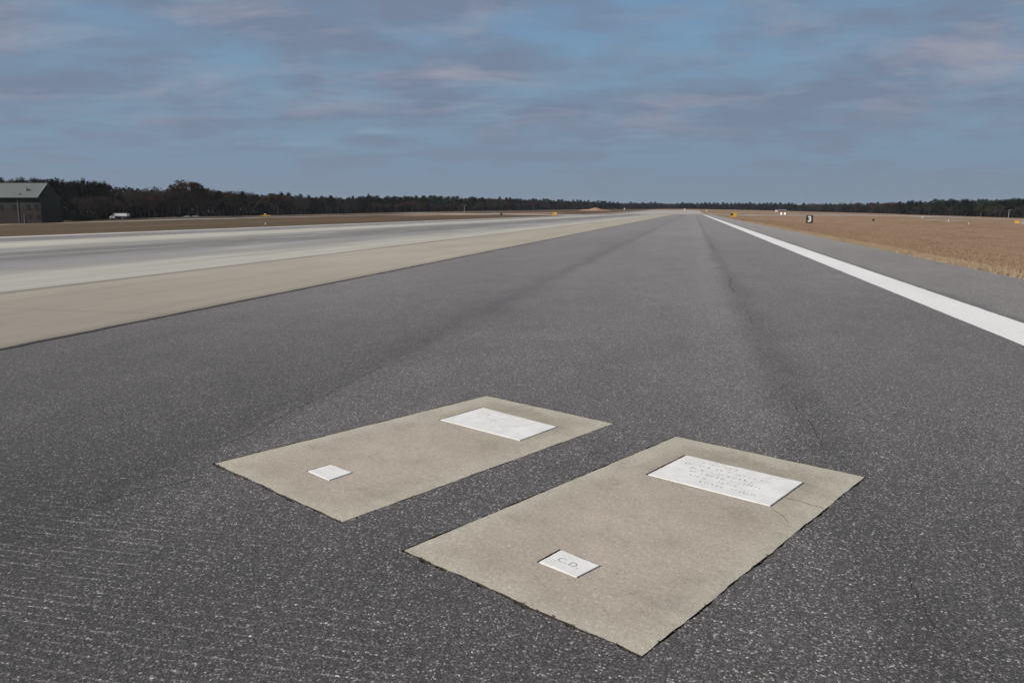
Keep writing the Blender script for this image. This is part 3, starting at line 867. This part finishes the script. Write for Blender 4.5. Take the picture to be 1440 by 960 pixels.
# far wood mass behind and between the front trees
V, Fc = [], []
g = np.random.default_rng(99)
for px in np.arange(-240, 1640, 2.2):
    D = tb(px, 3) * g.uniform(1.03, 1.12)
    u = ray(px, 290); x = u.x / u.y * D
    tz = CAMH + ray(px, T(px) + 4).z / ray(px, T(px) + 4).y * D; bz = Z(x, D) - 1
    k_ = D / 300
    n = 210
    P = np.stack([x + g.normal(0, 2.2 * k_, n), D + g.normal(0, 5, n), bz + (tz - bz) * g.random(n) ** 1.25 * g.uniform(.85, 1.0)], 1)
    a = g.normal(size=(n, 3)); b = g.normal(size=(n, 3)); s_ = .55 * (.6 + g.random((n, 1))) * max(1, k_ * .9)
    base = sum(len(v) for v in V) if False else None
    V.append(np.stack([P - a * s_ * .5, P + a * s_ * .5, P + b * s_ * .6], 1).reshape(-1, 3))
V = np.concatenate(V); Fc = np.arange(len(V)).reshape(-1, 3)
o = np_mesh('distant_wood', V, Fc, M['wood']); tag(o, 'dense dark wood filling in behind the front row of trees', 'wood', kind='stuff')

# bushes beside the building
def bush(px, py, w, h, label, mat='bush', seed=1):
    p = at(px, py); g = np.random.default_rng(seed); V, Fc = [], []; S, SF = [], []
    for i in range(26):
        c = np.array([g.uniform(-.8, .8) * w / 2, g.uniform(-.6, .6) * w / 2, 0]); c[2] = h * g.uniform(.25, .85) * (1 - .45 * (abs(c[0]) / (w / 2)) ** 2)
        leaves(V, Fc, c, w * .16, 90, .17, g, .8)
        tube_np(S, SF, (c[0] * .2, c[1] * .2, -.2), c, .05, .02, 4)
    r = empty('bush', p); mk('foliage', V, Fc, M[mat], r); mk('stem', S, SF, M['bark'], r)
    tag(r, label, 'bush')
bush(84, 312.5, 5.5, 3.6, 'wide rounded dark evergreen bush at the right corner of the green building', seed=3)
bush(104, 311.5, 4.2, 2.2, 'lower dark bush second to the right of the green building', seed=4)
bush(120, 311, 3.6, 1.5, 'lowest dark bush at the road end right of the green building', seed=5)

# ------------------------------------------------------------------ green building
def zof(px, py, Y): d = ray(px, py); return CAMH + d.z / d.y * Y
def xof(px, Y, py=300): d = ray(px, py); return d.x / d.y * Y
bp = at(30, 314.2); BY = bp.y
b0 = empty('building', (xof(60, BY), BY, bp.z)); tag(b0, 'two-storey green and brown building with a pale grey-green sloping metal roof at the left edge', 'building')
ez = zof(50, 277.5, BY) - bp.z; RD = 4.2
rzz = zof(50, 258, BY + RD) - bp.z
Lb = 34.0
bm = bmesh.new()
# walls: upper green band + lower brown band, butted
eh = ez - .15; mid = eh * .62
for z0, z1, nm, mt in ((mid, eh, 'upper_wall', 'wallg'), (-.6, mid, 'lower_wall', 'wallb')):
    bm = bmesh.new()
    box(bm, (-Lb / 2 - .3, RD, (z0 + z1) / 2), (Lb, 2 * RD, z1 - z0))
    fin(bm, nm, M[mt], b0)
bm = bmesh.new()   # gable triangles
for gx in (-.3 - .12, -.3 - Lb + .02):
    a = [(gx, 0.02, eh), (gx, 2 * RD - .02, eh), (gx, RD, rzz - .12)]
    v0 = [bm.verts.new(p) for p in a]; v1 = [bm.verts.new((p[0] + .1, p[1], p[2])) for p in a]
    bm.faces.new(v0); bm.faces.new(v1[::-1])
    for i in range(3): bm.faces.new((v0[i], v0[(i + 1) % 3], v1[(i + 1) % 3], v1[i]))
bmesh.ops.recalc_face_normals(bm, faces=bm.faces[:]); fin(bm, 'gable', M['wallg'], b0)
bm = bmesh.new()
for sgn in (0, 1):
    y0 = -.45 if sgn == 0 else 2 * RD + .45
    n = 1
    z_e = ez - .1
    for i in range(int(Lb / .6)):
        xa = -Lb - .2 + i * .6; xb = xa + .6
        if i % 1 == 0:
            a = [(xa, y0, z_e), (xb, y0, z_e), (xb, RD, rzz), (xa, RD, rzz)]
            lo = [bm.verts.new(p) for p in a]; hi = [bm.verts.new((p[0], p[1], p[2] + .09)) for p in a]
            bm.faces.new(lo); bm.faces.new(hi)
            for k_ in range(4): bm.faces.new((lo[k_], lo[(k_ + 1) % 4], hi[(k_ + 1) % 4], hi[k_]))
            # standing seam
            s0_ = [(xa - .02, y0, z_e + .09), (xa + .02, y0, z_e + .09), (xa + .02, RD, rzz + .09), (xa - .02, RD, rzz + .09)]
            lo = [bm.verts.new(p) for p in s0_]; hi = [bm.verts.new((p[0], p[1], p[2] + .06)) for p in s0_]
            bm.faces.new(hi)
            for k_ in range(4): bm.faces.new((lo[k_], lo[(k_ + 1) % 4], hi[(k_ + 1) % 4], hi[k_]))
bmesh.ops.recalc_face_normals(bm, faces=bm.faces[:])
roof = fin(bm, 'roof', M['roofm'], b0)
def on_roof(px, py, Yg):   # y fraction up the slope
    fy = (277.5 - py) / (277.5 - 258); y = -.45 + fy * (RD + .45); z = ez - .1 + fy * (rzz - ez + .1) + .09
    return xof(px, BY + y) - b0.location.x, y, z
for px_, py_, r_r, hh in ((30, 274, .16, .35), (40.5, 268.5, .26, .7)):
    x, y, z = on_roof(px_, py_, 0); bm = bmesh.new(); cyl(bm, (x, y, z - .1), (x, y, z + hh), r_r, n=12); cyl(bm, (x, y, z + hh), (x, y, z + hh + .12), r_r * 1.5, r_r * .4, n=12)
    fin(bm, 'vent_pipe', M['greyp'], roof)
bm = bmesh.new(); box(bm, (-Lb / 2, -.5, ez - .12), (Lb, .12, .14)); fin(bm, 'gutter', M['wallg'], b0)
kx = BY / F * .986
for row_y, pxs in ((290.5, (-22, -12, 2, 20.5, 40, 52)), (304.5, (-22, -6, 41, 54))):
    for pxw in pxs:
        x = xof(pxw, BY) - b0.location.x; z = zof(pxw, row_y, BY) - bp.z
        bm = bmesh.new(); box(bm, (x, -.03, z), (.95, .06, 1.05)); w_ = fin(bm, 'window', M['black'], b0)
        bm = bmesh.new(); box(bm, (x, -.063, z), (.78, .006, .9)); fin(bm, 'pane', M['glassd'], w_)
        bm = bmesh.new(); box(bm, (x, -.05, z - .56), (1.05, .12, .06)); fin(bm, 'sill', M['wallg'], w_)
for pxd in (26.5, 34):
    x = xof(pxd, BY) - b0.location.x
    bm = bmesh.new(); cyl(bm, (x, -.09, -.2), (x, -.09, eh * (.95 if pxd < 30 else .38)), .055, n=8); fin(bm, 'downpipe', M['greyp'], b0)

# ------------------------------------------------------------------ vehicles
def box_van():
    p = at(168.5, 308.9); px2m = p.y / F * .986
    Lt = 25.5 * px2m; sc_ = Lt / 6.6
    r = empty('box_van', p, R(8) * 0, sc_)
    tag(r, 'white box van facing left on the road before the bare trees', 'van')
    bm = bmesh.new(); box(bm, (.95, 0, 1.75), (4.5, 2.1, 1.0), bev=.04); fin(bm, 'cargo_box', M['white'], r)
    bm = bmesh.new(); box(bm, (.95, 0, .92), (4.44, 2.04, .64), bev=.02); fin(bm, 'lower_panel', M['navy'], r)
    bm = bmesh.new(); prism(bm, [(-3.25, .45), (-1.32, .45), (-1.32, 2.15), (-1.75, 2.15), (-2.45, 1.4), (-3.15, 1.15)], -.98, .98)
    cab = fin(bm, 'cab', M['white'], r)
    bm = bmesh.new(); prism(bm, [(-2.30, 1.42), (-1.45, 1.42), (-1.45, 2.02), (-1.80, 2.02)], -.99, .99); fin(bm, 'side_window', M['glassd'], cab)
    q0 = Vector((-2.46, 0, 1.42)); bm = bmesh.new()
    vs = [bm.verts.new(v) for v in ((-2.44, -.85, 1.43), (-2.44, .85, 1.43), (-1.80, .85, 2.12), (-1.80, -.85, 2.12))]
    for v in vs: v.co.x -= .02
    bm.faces.new(vs); bmesh.ops.solidify(bm, geom=bm.faces[:], thickness=.015); fin(bm, 'windscreen', M['glassd'], cab)
    bm = bmesh.new(); box(bm, (-3.27, 0, .55), (.14, 1.96, .25), bev=.03); fin(bm, 'bumper', M['greyp'], r)
    for y in (-.7, .7):
        bm = bmesh.new(); box(bm, (-3.22, y, .92), (.06, .3, .18), bev=.02); fin(bm, 'headlight', M['greyp'], cab)
    for x in (-2.5, 1.6):
        for y in (-.9, .9):
            bm = bmesh.new(); cyl(bm, (x, y - .14, .42), (x, y + .14, .42), .42, n=20); wv = fin(bm, 'wheel', M['rubber'], r)
            bm = bmesh.new(); cyl(bm, (x, y - .15, .42), (x, y + .15, .42), .2, n=14); fin(bm, 'rim', M['greyp'], wv)
box_van()
def pickup(px, py, wpx, label, body, beacon=False, name='parked_car', cat='car'):
    p = at(px, py); Lt = wpx * p.y / F * .986; s_ = Lt / 4.8
    r = empty(name, p, 0, s_); tag(r, label, cat)
    bm = bmesh.new(); prism(bm, [(-2.35, .35), (2.35, .35), (2.35, .95), (1.0, 1.0), (.85, 1.02), (-1.1, 1.0), (-2.3, .85)], -.88, .88); fin(bm, 'body', M[body], r)
    bm = bmesh.new(); prism(bm, [(-1.15, 1.0), (-.5, 1.52), (.65, 1.52), (1.05, 1.0)], -.78, .78); cb = fin(bm, 'cabin', M[body], r)
    bm = bmesh.new(); prism(bm, [(-.92, 1.04), (-.42, 1.45), (.55, 1.45), (.82, 1.04)], -.79, .79); fin(bm, 'window', M['glassd'], cb)
    for x in (-1.5, 1.45):
        for y in (-.8, .8):
            bm = bmesh.new(); cyl(bm, (x, y - .1, .33), (x, y + .1, .33), .33, n=16); wv = fin(bm, 'wheel', M['rubber'], r)
            bm = bmesh.new(); cyl(bm, (x, y - .11, .33), (x, y + .11, .33), .18, n=12); fin(bm, 'rim', M['greyp'], wv)
    if beacon:
        bm = bmesh.new(); box(bm, (0, 0, 1.6), (.5, 1.2, .16), bev=.03); fin(bm, 'beacon', M['beacon'], r)
        bm = bmesh.new(); box(bm, (2.37, .6, .8), (.06, .3, .2)); fin(bm, 'tail_light', M['beacon'], r)
        bm = bmesh.new(); box(bm, (2.37, -.6, .8), (.06, .3, .2)); fin(bm, 'tail_light', M['beacon'], r)
pickup(373, 305.2, 12, 'yellow airfield car with a lit amber roof bar on the service road', 'yellow', True, 'service_car', 'car')
pickup(263, 305.8, 9, 'left of two pale blue cars parked before the wood near the rusty oak', 'carpaint')
pickup(275, 305.4, 9, 'right of two pale blue cars parked before the wood near the rusty oak', 'carpaint')

# ------------------------------------------------------------------ signs and lights
def legs(r, xs, h, mat='greyp'):
    for x in xs:
        bm = bmesh.new(); cyl(bm, (x, 0, -.15), (x, 0, h), .035, n=8); box(bm, (x, 0, .03), (.16, .16, .06)); fin(bm, 'leg', M[mat], r)
def face(p): return math.atan2(-p.x, p.y) * 1.0
def text_part(body, size, mat, parent, loc, rot=(R(90), 0, 0), bold=.012):
    cu = bpy.data.curves.new('t', 'FONT'); cu.body = body; cu.size = size; cu.align_x = 'CENTER'; cu.align_y = 'CENTER'; cu.extrude = .008; cu.offset = bold
    to = bpy.data.objects.new('tmp', cu); COL.objects.link(to)
    me = bpy.data.meshes.new_from_object(to.evaluated_get(bpy.context.evaluated_depsgraph_get())); bpy.data.objects.remove(to)
    me.materials.clear(); me.materials.append(mat)
    o = link('numeral', me, parent); o.location = loc; o.rotation_euler = rot; return o
# distance-remaining sign
p = at(1138, 315.3); s_ = 9.0 * p.y / F * .986
r = empty('distance_sign', p, face(p)); tag(r, 'square black sign with a white numeral 3 standing in the right grass', 'sign')
legs(r, (-s_ * .32, s_ * .32), .25)
h_ = 10.6 * p.y / F * .972
bm = bmesh.new(); box(bm, (0, 0, .2 + h_ / 2), (s_, .28, h_), bev=.02); pn = fin(bm, 'panel', M['black'], r)
bm = bmesh.new(); box(bm, (0, 0, .2 + h_ + .02), (s_ + .04, .32, .04)); fin(bm, 'cap', M['black'], pn)
text_part('3', h_ * 1.02, M['white'], pn, (0, -.15, .2 + h_ / 2), bold=.04)

def yellow_sign(px, py, w, h, label, black=None, mark=False, mats='yellow', name='taxiway_sign'):
    p = at(px, py); m = p.y / F * .98
    r = empty(name, p, face(p)); tag(r, label, 'sign')
    W_, H_ = w * m, h * m; legs(r, (-W_ * .35, W_ * .35), .25)
    bm = bmesh.new(); box(bm, (0, 0, .2 + H_ / 2), (W_, .24, H_), bev=.02); pn = fin(bm, 'panel', M[mats], r)
    if black:
        bm = bmesh.new(); box(bm, (-W_ / 2 + W_ * black / 2, -.126, .2 + H_ * .64), (W_ * black, .01, H_ * .55)); fin(bm, 'black_field', M['black'], pn)
    if mark:
        bm = bmesh.new(); box(bm, (W_ * .12, -.126, .2 + H_ * .55), (W_ * .16, .01, H_ * .5)); fin(bm, 'mark', M['white'], pn)
    return r
yellow_sign(1031.5, 306.4, 8.5, 5.6, 'yellow sign with a small black field standing right of the runway edge line', black=.42)
yellow_sign(780, 304.2, 7, 5, 'yellow sign with a pale mark in the far left grass before the orange mound', mark=True)
yellow_sign(1430, 315.6, 6, 3.6, 'low yellow sign beside a narrow path at the right edge', )
yellow_sign(1438.5, 316.5, 5, 3.4, 'grey back of a low sign at the far right, next to the yellow one', mats='greyp')
yellow_sign(1228, 312.2, 3, 3, 'tiny black square box standing alone in the right field', mats='black', name='marker_box')
yellow_sign(705, 303.3, 2.6, 3.2, 'tiny dark box sign in the far left field', mats='black', name='marker_box')

# two lit lamp units (approach path lights)
for i, px_ in enumerate((1098.5, 1103.5)):
    p = at(px_, 304.0); m = p.y / F
    r = empty('runway_lamp', p, face(p)); tag(r, ('left' if i == 0 else 'right') + ' of two glowing pinkish white lamp boxes in the grass beyond the number sign', 'lamp', 'lit lamp boxes in the right field')
    legs(r, (-.35, .35), .5)
    bm = bmesh.new(); box(bm, (0, 0, .4 + 2.0 * m), (2.0 * m, .5, 3.2 * m), bev=.04); bd = fin(bm, 'housing', M['white'], r)
    bm = bmesh.new(); cyl(bm, (0, -.36, .4 + 2 * m), (0, -.42, .4 + 2 * m), .8 * m, n=16); fin(bm, 'lens', M['lens'], bd)
# low white trailer with a raised end, behind the lamps
p = at(1098, 299.6); m = p.y / F
r = empty('equipment_shelter', p, face(p)); tag(r, 'long low pale shelter on posts far behind the two glowing lamps', 'shelter')
bm = bmesh.new(); box(bm, (0, 0, 4.2 * m), (15 * m, 2.5, .8 * m)); fin(bm, 'roof', M['greyp'], r)
bm = bmesh.new(); box(bm, (-6 * m, 0, 2.8 * m), (3 * m, 2.2, 2.2 * m), bev=.05); fin(bm, 'cabin', M['white'], r)
for x in (-2 * m, 3 * m, 7 * m):
    bm = bmesh.new(); cyl(bm, (x, 0, -.3), (x, 0, 3.9 * m), .1, n=8); fin(bm, 'post', M['greyp'], r)

# small white marker posts / edge lights
def post(px, py, hpx, label, wpx=1.2, mat='white'):
    p = at(px, py); m = p.y / F
    r = empty('edge_light', p); tag(r, label, 'light', 'small runway and taxiway edge lights')
    bm = bmesh.new(); cyl(bm, (0, 0, -.1), (0, 0, hpx * m * .6), wpx * m * .22, n=10); fin(bm, 'stem', M[mat], r)
    bm = bmesh.new(); cyl(bm, (0, 0, hpx * m * .6), (0, 0, hpx * m), wpx * m * .5, wpx * m * .38, n=12); fin(bm, 'lamp_head', M[mat], r)
post(373.5, 316.3, 3, 'small whitish light post in the grass below the yellow car', 1.8)
post(202, 305.8, 4, 'small pale post just right of the white box van', 1.4)
post(878, 295.4, 2.8, 'tiny white light post right of the orange mound', 1.8)
post(1333.5, 312.2, 3, 'tiny white light post in the right field before the dark wood', 1.3)
post(1297, 307.2, 2.2, 'tiny whitish light left of the other in the right field', 1.6)
post(963, 296.6, 3, 'small white light straight beyond the runway end', 2.2)
post(994, 297.6, 2, 'first pale light right of the runway end', 2.6)
post(1362, 316, 3, 'faint pale stake at the bend of the narrow right path', .9)
# light poles
def pole(px, py, top, label, mat='greyp'):
    p = at(px, py); zt = zof(px, top, p.y) - p.z
    r = empty('light_pole', p); tag(r, label, 'pole')
    bm = bmesh.new(); cyl(bm, (0, 0, -.2), (0, 0, zt), .16, .09, n=10); fin(bm, 'pole', M[mat], r)
    bm = bmesh.new(); box(bm, (.5, 0, zt), (1.2, .3, .14), bev=.03); fin(bm, 'lamp_head', M[mat], r)
pole(1418, 306.6, 295, 'thin grey light pole before the dark wood at the right')
pole(653, 299.5, 289, 'thin pale pole before the wood left of centre')

# ------------------------------------------------------------------ air
bm = bmesh.new(); box(bm, (0, 0, 13), (3900, 3900, 44)); 
hz = fin(bm, 'haze', M['white']); hz.data.materials.clear()
hm = bpy.data.materials.new('haze_air'); hm.use_nodes = True; nt_ = hm.node_tree; nt_.nodes.clear()
ov = nt_.nodes.new('ShaderNodeOutputMaterial'); vv = nt_.nodes.new('ShaderNodeVolumePrincipled')
vv.inputs['Color'].default_value = (.86, .91, 1.0, 1); vv.inputs['Density'].default_value = .00009; vv.inputs['Anisotropy'].default_value = .3
nt_.links.new(vv.outputs[0], ov.inputs['Volume'])
hz.data.materials.append(hm); tag(hz, 'thin bluish air over the airfield', 'haze', kind='stuff')

# ------------------------------------------------------------------ light
SAZ = R(-112); SEL = R(36)
sd = Vector((math.sin(SAZ) * math.cos(SEL), math.cos(SAZ) * math.cos(SEL), math.sin(SEL)))
sl_ = bpy.data.lights.new('sun', 'SUN'); sl_.energy = 4.6; sl_.angle = R(1.0); sl_.color = (1.0, .945, .875)
so = bpy.data.objects.new('sun', sl_); COL.objects.link(so); so.rotation_euler = (-sd).to_track_quat('-Z', 'Y').to_euler()
w = bpy.data.worlds.new('World'); sc.world = w; w.use_nodes = True
t = w.node_tree; t.nodes.clear()
class WN(NT):
    def __init__(s): s.t = t
k = WN()
sky = k.n('ShaderNodeTexSky'); sky.sky_type = 'NISHITA'; sky.sun_disc = False; sky.sun_elevation = SEL; sky.sun_rotation = SAZ
sky.air_density = 1.2; sky.dust_density = 1.0; sky.ozone_density = 1.5
tc = k.n('ShaderNodeTexCoord').outputs['Generated']
sep = k.n('ShaderNodeSeparateXYZ'); k.L(tc, sep.inputs[0])
zc = k.math('MAXIMUM', sep.outputs[2], 0.0)
den = k.math('ADD', zc, .16)
cx = k.math('DIVIDE', sep.outputs[0], den); cy = k.math('DIVIDE', sep.outputs[1], den)
cv = k.n('ShaderNodeCombineXYZ'); k.L(cx, cv.inputs[0]); k.L(cy, cv.inputs[1]); cv = cv.outputs[0]
big = k.noise(k.map(cv, (1, 1, 1), loc=(1.7, .4, 0)), 1.15, 4, .5, .2)
med = k.noise(k.map(cv, (1, 1.15, 1), loc=(4.2, 7.1, 0)), 3.0, 5, .55, .3)
f = k.math('ADD', k.math('MULTIPLY', big, .5), k.math('MULTIPLY', med, .5))
cover = k.mr(f, .355, .56)                                # 0 open sky .. 1 cloud
hor = k.mr(zc, .105, .03)                                 # low clouds close up near the horizon
cover = k.math('MAXIMUM', cover, k.math('MULTIPLY', hor, .95))
cover = k.math('MAXIMUM', cover, k.mr(zc, .34, .5))       # unseen closed cloud added overhead so the fill light is less blue
cover = k.math('MULTIPLY', cover, .86)
S = 10.0
hl = k.mr(k.noise(k.map(cv, (1, 1.6, 1), loc=(9.2, 3.3, 0)), 1.9, 6, .6, .3), .48, .70)
hl = k.math('MULTIPLY', hl, k.mr(zc, .07, .14))
cl = k.mix(hl, (.182 * S, .222 * S, .312 * S), (.335 * S, .335 * S, .395 * S))
cl = k.mix(k.mr(zc, .12, .0), cl, (.222 * S, .275 * S, .345 * S))
cl = k.mix(k.mr(zc, .34, .6), cl, (.27 * S, .27 * S, .28 * S))
blue = k.mix(.75, sky.outputs[0], (.140 * S, .275 * S, .46 * S))
blue = k.mix(k.mr(zc, .28, .08), blue, (.20 * S, .315 * S, .43 * S))
cc = k.mix(cover, blue, cl)
# thin pale streaks low in the sky
stv = k.map(tc, (3.2, 3.2, 26), loc=(2.2, 5.1, .6))
stk = k.mr(k.noise(stv, 1.6, 5, .6, .2), .585, .70)
stk = k.math('MULTIPLY', stk, k.math('MULTIPLY', k.mr(zc, .035, .08), k.mr(zc, .26, .13)))
cc = k.mix(k.math('MULTIPLY', stk, .4), cc, (.27 * S, .37 * S, .47 * S))
bg = t.nodes.new('ShaderNodeBackground'); bg.inputs[1].default_value = .1; k.L(cc, bg.inputs[0])
ow = t.nodes.new('ShaderNodeOutputWorld'); k.L(bg.outputs[0], ow.inputs[0])

sc.render.engine = 'CYCLES'
sc.view_settings.view_transform = 'Standard'; sc.view_settings.look = 'None'; sc.view_settings.gamma = 1; sc.view_settings.exposure = 0
sc.cycles.volume_bounces = 0; sc.cycles.max_bounces = 5
sc.render.resolution_x = 1024; sc.render.resolution_y = 682
